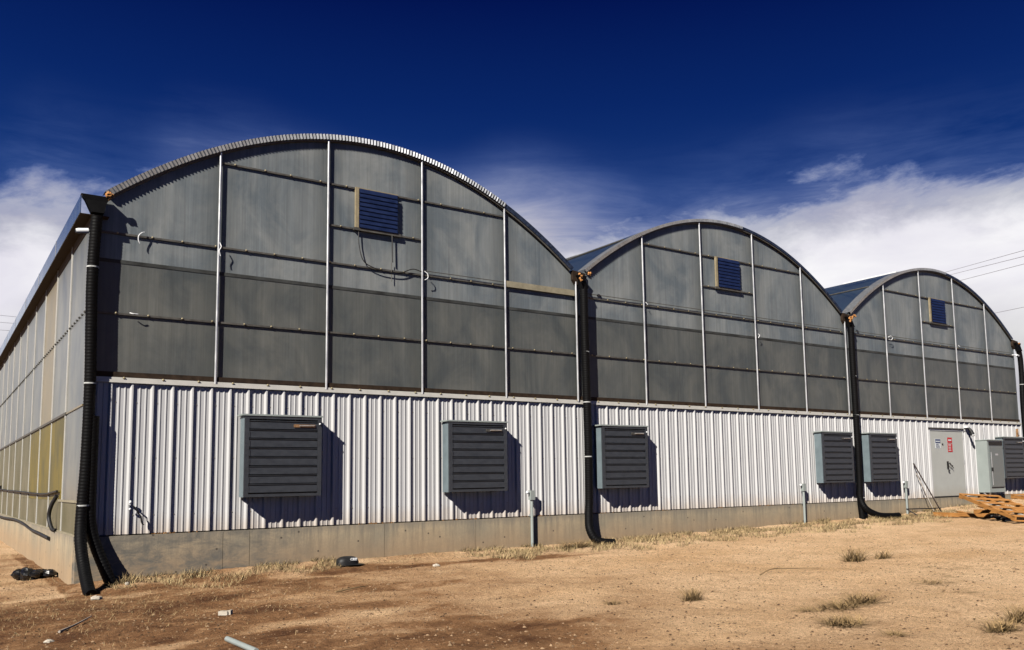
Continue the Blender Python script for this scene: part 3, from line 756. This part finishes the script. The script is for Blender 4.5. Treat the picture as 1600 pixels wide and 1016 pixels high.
# ------------------------------------------------------------------ utility posts
def upost(x, zt, label, bx=True):
    zb = terrn(x, -.13)-.05
    r = empty('utility_post', (x, -.14, zb), label, 'post', 'grey conduit stubs in front of the foundation')
    MB().tube([(0, 0, 0), (0, 0, .36-zb)], .034, 10).build('conduit', cabm, r, True)
    m = MB().box(-.055, .055, -.05, .045, .36-zb, .56-zb); m.build('junction_box', cabm, r)
    k = MB().tube([(-.055, 0, .52-zb), (-.10, -.01, .52-zb)], .014, 6); k.ell((-.115, -.01, .52-zb), (.038, .032, .035), 8, 6); k.build('spigot', strapm, r)
    MB().box(-.045, .045, .02, .05, .02-zb, .06-zb).build('clamp', galv, r)
upost(8.50, .5, 'grey conduit post with junction box between the second fan hood and the downspout')
upost(17.46, .5, 'grey conduit post left of the fan hoods near the second valley')
upost(22.30, .5, 'grey conduit post left of the rods leaning by the door')

# leaves blown onto the foundation ledge
random.seed(21); m = MB()
for _ in range(900):
    x = random.uniform(.4, XE-.3)
    if noise.noise(Vector((x*1.1, 3, 3))) < .08 or D0-.1 < x < D1+.1: continue
    c = Vector((x, random.uniform(-.066, -.012), .004)); s_ = random.uniform(.008, .03); a = random.uniform(0, 6.3); h = random.uniform(.0, .03)
    m.add([c+Vector((s_*cos(a), .006*sin(a), 0)), c+Vector((-s_*sin(a), .005, h)), c-Vector((s_*cos(a), 0, 0)), c+Vector((0, -.004, h+.008))], [(0, 1, 2), (0, 2, 3)])
o = m.build('leaf_litter', leafm); tag(o, 'brown leaf litter caught on the concrete ledge under the siding', 'leaf litter', kind='stuff')
# hose bib with black strap on the siding near the corner
r = empty('hose_bib', (.70, -.02, .50), 'small white faucet with a dangling black strap on the siding near the left corner', 'faucet')
m = MB().tube([(0, .02, 0), (0, -.07, 0)], .018, 8); m.ell((0, -.07, .03), (.025, .025, .03), 8, 6); m.ell((0, -.06, -.08), (.02, .02, .02), 8, 6); m.build('faucet_body', strapm, r, True)
MB().tube(bez([(.03, -.07, -.02), (.10, -.09, -.09), (.13, -.08, -.16), (.16, -.09, -.20), (.18, -.08, -.30), (.21, -.08, -.34)], 6), [.013]*31, 5).build('strap', rubber, r)
# floodlight by the door
r = empty('floodlight', (26.12, -.06, 2.26), 'small black and white floodlight on the siding right of the door', 'floodlight')
MB().box(-.10, .16, -.10, .02, .0, .07).build('mount', strapm, r)
MB().tube([(0, -.08, .0), (.02, -.14, -.10), (.05, -.17, -.22)], [.035, .055, .075], 10).build('lamp_head', rubber, r, True)
MB().ell((.055, -.18, -.25), (.06, .06, .04), 10, 6).build('lens', galv, r, True)
# small bracket at right end
r = empty('wall_bracket', (29.45, -.05, 2.15), 'rusty little bracket high on the siding near the right corner', 'bracket')
m = MB().box(-.03, .03, -.06, .0, -.15, .15); m.beam((0, -.06, .12), (-.12, -.12, .0), .02, .02); m.beam((0, -.06, -.05), (-.1, -.14, -.1), .02, .02); m.build('bracket_arm', rust, r)

# ------------------------------------------------------------------ electrical cabinet
r = empty('electrical_cabinet', (26.68, 0, 0), 'tall grey electrical cabinet mounted on the siding right of the door', 'cabinet')
w, d = 1.0, .42
MB().box(0, w, -d, -.034, .12, 1.84).build('housing', cabm, r)
MB().box(-.02, w+.02, -d-.03, -.03, 1.843, 1.87).build('rain_hood', cabm, r)
cdn = MB().box(.10, w-.04, -d-.022, -d-.002, .30, 1.66).build('cabinet_door', cabd, r)
MB().box(.09, w-.03, -d-.015, -d-.003, 1.68, 1.80).build('vent_slot', rubber, r)
MB().box(.12, w-.1, -d-.012, -d-.002, .26, .29).build('drip_gap', rubber, r)
m = MB().tube([(.17, -d-.03, .35), (.17, -d-.03, 1.45)], .012, 6); m.build('latch_bar', galv, cdn)
m = MB().box(.15, .22, -d-.05, -d-.023, .82, .94); m.build('handle', rubber, cdn)
MB().box(.45, .62, -d-.026, -d-.0225, 1.34, 1.40).build('nameplate', galv, cdn)
# feeder pipes above cabinet
m = MB().tube([(.1, -.06, 1.87), (.1, -.06, 2.25)], .025, 8); m.tube([(.55, -.06, 1.87), (.55, -.06, 2.3)], .025, 8); m.build('feeder_conduit', galv, r)
m = MB().beam((-.0, -.2, .10), (.2, -.3, -.03), .03, .03); m.beam((.5, -.1, .1), (.5, -.1, .0), .1, .1); m.build('feeder_conduit', galv, r)

# ------------------------------------------------------------------ hoses on the left side wall
o = MB().tube(bez([(-.06, 2.5, .72), (-.05, 5, .66), (-.07, 9, .70), (-.06, 14, .74), (-.07, 18, .78), (-.1, 26, .75)], 8), .022, 8).build('side_pipe', rubber, None, True)
tag(o, 'thin black pipe running along the left side wall above the foundation', 'pipe')
o = MB().tube(bez([(-.05, 2.62, .64), (-.12, 2.75, .45), (-.14, 2.8, .25), (-.10, 2.65, .05), (-.05, 2.55, .02)], 8), .035, 8).build('curved_hose', rubber, None, True)
tag(o, 'short thick curved black hose near the corner of the left side wall', 'hose')
o = MB().tube(bez([(-.09, 3.2, -.14), (-.1, 5, -.11), (-.09, 6.5, -.10), (-.10, 8.5, -.02), (-.09, 11, .0), (-.1, 15, -.04), (-.1, 22, -.03)], 8), .030, 8).build('black_hose', rubber, None, True)
tag(o, 'long black hose draped along the concrete of the left side wall', 'hose')
r = empty('wall_valve', (-.10, 17.5, .85), 'small black valve at the far end of the left side pipe', 'valve')
m = MB().box(-.10, .08, -.12, .12, -.05, .05); m.beam((0, 0, .05), (-.2, .1, .12), .06, .03); m.build('valve_body', rubber, r)

# ------------------------------------------------------------------ things on the ground
def gz(x, y): return terrn(x, y)
# black film bundle
m = MB(); random.seed(3)
for k in range(11):
    m.ell((random.uniform(-.26, .26), random.uniform(-.15, .15), random.uniform(.03, .10)), (random.uniform(.10, .18), random.uniform(.09, .14), random.uniform(.06, .12)), 11, 8, Matrix.Rotation(random.uniform(0, 3), 3, 'Z'), jit=.16)
o = m.build('plastic_bundle', tarp); o.location = (-.35, 2.0, gz(-.35, 2.0)); tag(o, 'crumpled black plastic bundle on the dirt beside the left foundation wall', 'plastic bundle')
# cap lying against the foundation
r = empty('baseball_cap', (4.12, -.75, gz(4.12, -.75)), 'black cap with a small white patch lying on the dirt by the foundation', 'cap')
m = MB(); nu, nv = 22, 8; vs = []
for j in range(nv+1):
    th = pi/2*j/nv
    for i in range(nu):
        ph = 2*pi*i/nu; rx, ry, rz = .20, .14, .155
        sq = lambda c: math.copysign(abs(c)**.75, c)
        vs.append((rx*sq(cos(ph))*sin(th)**.7, ry*sq(sin(ph))*sin(th)**.7, rz*max(0, cos(th))**.6))
m.add(vs, [(j*nu+i, (j+1)*nu+i, (j+1)*nu+(i+1) % nu, j*nu+(i+1) % nu) for j in range(nv) for i in range(nu)])
m.build('crown', rubber, r, True)
m = MB(); vs = []
for i in range(13):
    a = -pi/2+pi*i/12-.5; vs += [(.14*cos(a)+.05, .12*sin(a)-.02, .02), (.27*cos(a)+.05, .19*sin(a)-.02, -.0+.012*abs(sin(a)))]
m.add(vs, [(2*i, 2*i+1, 2*i+3, 2*i+2) for i in range(12)]); m.build('brim', rubber, r)
m = MB()
for (a, b, c, e) in ((.0, .035, .085, .10), (.0, .012, .085, .125), (.0, .035, .115, .128), (.045, .075, .085, .128), (.085, .095, .085, .125), (.095, .12, .1, .128), (.0, .12, .083, .09)):
    m.box(a, b, -.152, -.135, c, e)
m.build('patch', strapm, r)
# offcut of grey pipe in the foreground
a = Vector((.50, -6.45, gz(.50, -6.45)+.025)); b = Vector((.54, -7.25, gz(.54, -7.25)+.02))
o = MB().tube([a, a.lerp(b, .5), b], .027, 12).build('metal_pipe', cabm, None, True); tag(o, 'short grey metal pipe lying at the bottom edge of the photo', 'pipe')
# chipped block
m = MB().box(-.07, .04, -.04, .04, 0, .045); m.box(.042, .07, -.02, .04, 0, .055)
o = m.build('broken_block', rockm); o.location = (.92, -4.85, gz(.92, -4.85)); o.rotation_euler.z = -.7; tag(o, 'small pale broken block on the dirt in the left foreground', 'block')
def stone(x, y, s, lab):
    o = MB().ell((0, 0, s*.3), (s, s*.7, s*.5), 9, 6, jit=.22).build('stone', rockm); o.location = (x, y, gz(x, y)-s*.1); o.rotation_euler.z = x*7; tag(o, lab, 'stone', 'loose stones on the dirt')
stone(.04, -1.62, .085, 'white stone at the mouth of the left corner downspout')
stone(5.35, -1.75, .07, 'pale stone on the reddish dirt midway along the first arch')
stone(9.35, -.45, .07, 'pale stone in the dry grass left of the first valley downspout')
stone(-.9, -5.1, .05, 'small pale stone in the dark soil at the lower left')
stone(.62, -.55, .06, 'little pale stone beside the second corner downspout pipe')
# sticks
def stick(pts, r_, lab, mt=woodg):
    P = [(x, y, gz(x, y)+h) for x, y, h in pts]; P = bez(P, 6)
    o = MB().tube(P, [r_*(1-.6*i/len(P)) for i in range(len(P))], 6).build('stick', mt, None, True); tag(o, lab, 'stick', 'dry sticks on the dirt')
stick([(-.75, -4.6, .02), (-.55, -4.15, .03), (-.32, -3.75, .05)], .014, 'straight pale stick lying in the dark soil at the lower left')
stick([(8.2, -6.55, .02), (8.55, -6.5, .07), (9.0, -6.6, .06), (9.45, -6.7, .03)], .010, 'long thin curved twig on the bare sand at right centre', strawd)
stick([(2.6, -4.0, .02), (2.95, -3.9, .03), (3.2, -3.7, .02)], .012, 'short dark twig on the sand below the first fan hood', strawd)
# leaning rods by the door and angle iron
o = MB().tube([(22.93, -.05, 1.10), (23.35, -.62, gz(23.35, -.62)+.02)], .020, 8).build('metal_rod', darkst, None, True); tag(o, 'dark metal rod leaning on the siding left of the door', 'rod')
o = MB().tube([(23.05, -.05, .80), (23.2, -.48, gz(23.2, -.48)+.02)], .012, 8).build('wooden_stake', woodg, None, True); tag(o, 'thin grey stake leaning beside the dark rod', 'stake')
m = MB().beam((21.95, -.35, -.27), (23.3, -.62, -.28), .05, .03); m.beam((21.95, -.35, -.28), (22.12, -.62, gz(22.1, -.6)+.02), .04, .03)
o = m.build('angle_iron', rubber); tag(o, 'dark bent angle iron on the ground by the third utility post', 'angle iron')

# ------------------------------------------------------------------ lumber
def board(L, w, h, loc, rz, ry, lab, mt=wood, rx=0):
    m = MB().box(0, L, -w/2, w/2, 0, h); o = m.build('board', mt)
    o.location = loc; o.rotation_euler = (rx, ry, rz); tag(o, lab, 'board', 'loose boards in the lumber pile'); return o
def rack(L, Wd, loc, rz, ry, rx, lab, n=6):
    r = empty('pallet', loc, lab, 'pallet', 'wooden pallets by the door'); r.rotation_euler = (rx, ry, rz)
    for k in range(3): MB().box(0, L, -Wd/2+k*(Wd-.05)/2, -Wd/2+k*(Wd-.05)/2+.05, .025, .115).build('stringer', wood, r)
    for k in range(n): MB().box(k*(L-.14)/(n-1), k*(L-.14)/(n-1)+.14, -Wd/2-.01, Wd/2+.01, .117, .137).build('slat', wood, r)
    for k in range(3): MB().box(k*(L-.14)/2, k*(L-.14)/2+.14, -Wd/2-.01, Wd/2+.01, .0, .023).build('slat', wood, r)
    return r
dirr = math.atan2(-2.2, -1.35)
rack(2.6, 1.15, (22.4, -2.3, gz(22.4, -2.3)+.52), dirr, radians(12), radians(-4), 'orange wooden pallet propped up and sloping toward the right edge')
rack(1.9, 1.0, (23.6, -1.9, gz(23.6, -1.9)+.02), dirr+.25, radians(-2), 0, 'flat wooden pallet on the ground under the propped pallet', 5)
rack(1.9, 1.1, (25.6, -2.1, gz(25.6, -2.1)+.34), dirr+.1, radians(5), 0, 'wooden pallet behind, nearest the electrical cabinet', 5)
board(2.3, .14, .04, (22.35, -.95, gz(22.4, -1)+.03), math.atan2(-1.6, -.2)+.1, 0, 'yellow board lying flat left of the pallets')
board(2.0, .09, .09, (22.55, -.85, gz(22.5, -.9)+.02), math.atan2(-1.3, -.35), 0, 'square yellow timber behind the flat yellow board')
board(2.2, .10, .04, (23.4, -1.1, gz(23.4, -1.1)+.05), math.atan2(-1.3, -1.0), radians(3), 'narrow orange board crossing under the pallets')
board(2.8, .09, .04, (22.0, -2.75, gz(22.2, -2.9)+.44), dirr, radians(11), 'grey board edge resting on the front of the propped pallet', woodg)
board(1.9, .14, .04, (24.5, -1.2, gz(24.5, -1.2)+.12), math.atan2(-1.0, -1.2), radians(2), 'short orange board behind the pallets below the cabinet')
r = empty('scrap_heap', (21.9, -3.3, gz(21.9, -3.3)), 'dark crumpled plastic scrap under the propped pallet', 'scrap')
m = MB()
for k in range(12):
    m.ell((random.uniform(-.7, .5), random.uniform(-.9, .7), .06), (random.uniform(.12, .3), random.uniform(.1, .2), random.uniform(.04, .09)), 9, 6, jit=.2)
m.build('crumpled_film', tarp, r)

# ------------------------------------------------------------------ vegetation: dry grass by the wall (uncountable) and countable weeds
def blade(m, x, y, z, h, ang, lean, w):
    dx, dy = cos(ang)*lean, sin(ang)*lean; px, py = -sin(ang)*w, cos(ang)*w
    m.add([(x-px, y-py, z), (x+px, y+py, z), (x+dx*.5+px*.6, y+dy*.5+py*.6, z+h*.6), (x+dx*.5-px*.6, y+dy*.5-py*.6, z+h*.6), (x+dx, y+dy, z+h)],
          [(0, 1, 2, 3), (3, 2, 4)])
random.seed(11)
m = MB(); md = MB()
def strip(x0, x1, dens, y0, y1, hs):
    n = int((x1-x0)*dens)
    for _ in range(n):
        x = random.uniform(x0, x1)
        c = noise.noise(Vector((x*.9, 0, 4)))
        yw = y1+(y0-y1)*random.random()**1.4*(.55+.7*(c+.5))
        if noise.noise(Vector((x*1.6, yw*2.5, 7))) < -.12: continue
        z = terrn(x, yw)-.01; a = random.uniform(0, 2*pi)
        blade(m if random.random() < .62 else md, x, yw, z, random.uniform(.3, 1)*hs, a, random.uniform(.03, .15), random.uniform(.002, .005)*(1+x*.03))
strip(.35, 4.2, 1100, -1.3, -.08, .12)
strip(4.2, 7.0, 220, -1.0, -.08, .07)
strip(6.8, 11.2, 1500, -1.5, -.08, .13)
strip(11.2, 24.0, 1300, -2.1, -.08, .13)
strip(22.0, 27, 260, -1.6, -.08, .12)
for _ in range(5200):     # thin litter in the dark soil at left
    x = random.gauss(-.2, 1.6); y = random.gauss(-2.7, 1.4)
    if (y > 0 and x > -.1) or (y > -.1 and x > -.3): continue
    blade(m if random.random() < .6 else md, x, y, terrn(x, y)-.01, random.uniform(.01, .06), random.uniform(0, 6.3), random.uniform(.04, .12), .0022)
for _ in range(1500):
    x = random.uniform(-2.8, -.15); y = random.uniform(0, 9)
    if noise.noise(Vector((x*1.5, y*1.1, 2))) < .02: continue
    blade(m, x, y, terrn(x, y)-.01, random.uniform(.02, .08), random.uniform(0, 6.3), random.uniform(.03, .10), .003)
o = m.build('dry_grass', straw); tag(o, kind='stuff', label='dry straw grass along the foundation and in the soil', cat='grass')
o = md.build('dead_grass', strawd); tag(o, kind='stuff', label='darker dead grass mixed into the dry strip', cat='grass')
WG = 'dry weed tufts on the sand'
def weed(x, y, rad, h, n, lab, mt=strawd, flat=False):
    rad *= 1.7; h *= 1.15; n = int(n*1.7)
    m = MB(); m.mark()
    for q in range(n):
        if q == n//2: m.mark()
        a = random.uniform(0, 2*pi); rr = rad*sqrt(random.random())*.6
        bx, by = rr*cos(a), rr*sin(a)*.6; a2 = random.uniform(0, 2*pi)
        blade(m, bx, by, -.01+terrn(x+bx, y+by)-gz(x, y), h*random.uniform(.3, 1)*(.3 if flat else 1), a2, rad*random.uniform(.2, 1.25), random.uniform(.002, .0055))
    o = m.build('dry_weed', mt, mat2=strd if mt is strawd else strawd); o.location = (x, y, gz(x, y)); tag(o, lab, 'weed', WG)
strd = mat('grey_brown_weed', (.38, .25, .115), .9, 0, .2, .3, 5)
weed(10.9, -6.3, .22, .26, 160, 'tall brown weed tuft standing alone on the sand below the door', strd)
weed(11.45, -6.45, .18, .17, 90, 'smaller tuft just right of the tall lone weed', strd)
weed(5.6, -7.75, .13, .17, 110, 'dark twiggy weed in the sand at centre right foreground')
weed(4.73, -7.3, .09, .06, 60, 'tiny dark tuft left of the centre foreground weed')
weed(6.8, -9.25, .20, .14, 180, 'dark weed at the right end of the flattened patch in the foreground')
weed(6.35, -9.3, .22, .10, 160, 'low weed in the middle of the flattened patch', strd)
weed(5.95, -9.2, .18, .06, 90, 'thin low tuft at the left end of the flattened patch', strd)
weed(5.5, -9.95, .22, .10, 200, 'matted dry clump nearest the bottom edge at right', strd)
weed(10.2, -8.35, .28, .04, 110, 'flat grey weed patch in the sand at the right', strd, True)
weed(9.2, -8.7, .22, .06, 100, 'small dark weed patch below the flat grey one')
weed(11.0, -7.7, .3, .03, 110, 'sparse flat patch of dead weed near the right edge', strd, True)
weed(6.30, -11.1, .16, .12, 170, 'dark weed clump near the bottom right corner')
weed(6.95, -10.95, .16, .17, 170, 'bushy weed cut by the right edge of the photo')
weed(5.35, -10.6, .10, .05, 80, 'low dark tuft by the bottom edge left of the corner clump')
weed(8.5, -9.3, .4, .025, 100, 'long thin streak of dead weed at the right edge', strawd, True)
weed(9.25, -.6, .3, .18, 260, 'brown bushy weed against the wall left of the first valley downspout')
weed(.62, -.4, .12, .22, 40, 'upright straw tuft beside the left corner downspouts', straw)
weed(1.7, -.35, .14, .20, 40, 'upright straw tuft against the concrete near the corner', straw)

# gravel: one scatter of pebbles
random.seed(5)
def scatter(n, fn, s0, s1, mt, name, lab):
    m = MB()
    for _ in range(n):
        x, y = fn()
        if y > -.1 and x > -.08: continue
        s = s0*(s1/s0)**(random.random()**2.2); z = terrn(x, y)
        a = random.uniform(0, 6.3); c, sn = cos(a)*s, sin(a)*s; h = s*random.uniform(.4, .8)
        m.add([(x+c, y+sn, z), (x-sn*.8, y+c*.8, z), (x-c, y-sn, z), (x+sn*.7, y-c*.7, z), (x+c*.2, y+sn*.3, z+h), (x-c*.3, y-sn*.2, z+h*.8)],
              [(0, 1, 4), (1, 5, 4), (1, 2, 5), (2, 3, 5), (3, 0, 4), (3, 4, 5)])
    o = m.build(name, mt); tag(o, lab, 'gravel', kind='stuff')
def near():
    while True:
        t = random.random()**1.3; r_ = 5.5+16*t; a = radians(random.uniform(-4, 70))
        x, y = CAM.x+r_*sin(a), CAM.y+r_*cos(a)
        if y < 6: return x, y
scatter(17000, near, .005, .026, pebble, 'gravel', 'fine tan gravel scattered over the sand')
scatter(130, near, .018, .042, pebble, 'small_stones', 'scattered small stones on the sand')
scatter(14000, near, .005, .024, pebdark, 'dark_gravel', 'fine dark gravel scattered over the sand')

# ------------------------------------------------------------------ power lines far behind
def span(name, P0, P1, sag, lab):
    P0, P1 = Vector(P0), Vector(P1)
    pts = [P0.lerp(P1, i/30)-Vector((0, 0, sag*4*(i/30)*(1-i/30))) for i in range(31)]
    o = MB().tube(pts, .02, 5).build(name, wirem); tag(o, lab, 'power line', 'power lines behind the greenhouse')
for A, B, l in (((131.7, 67.2, 32.9), (33.2, -9.9, 10.2), 'topmost power line rising behind the third arch'),
                ((140, 72.8, 34.4), (21.1, -18.7, 6.9), 'second power line behind the third arch'),
                ((128.2, 64.3, 30.2), (29.4, -13.4, 8.8), 'third power line behind the third arch'),
                ((102.7, 40.1, 19.9), (62.1, 10.5, 12.8), 'lowest faint power line right of the third arch'),
                ((-12, 90, 19.2), (24, 120, 23.6), 'upper power line past the left side wall'),
                ((-12, 90, 18.0), (24, 120, 23.2), 'middle power line past the left side wall'),
                ((-12, 90, 17.0), (24, 120, 22.4), 'lower power line past the left side wall')):
    span('power_line', A, B, .0, l)
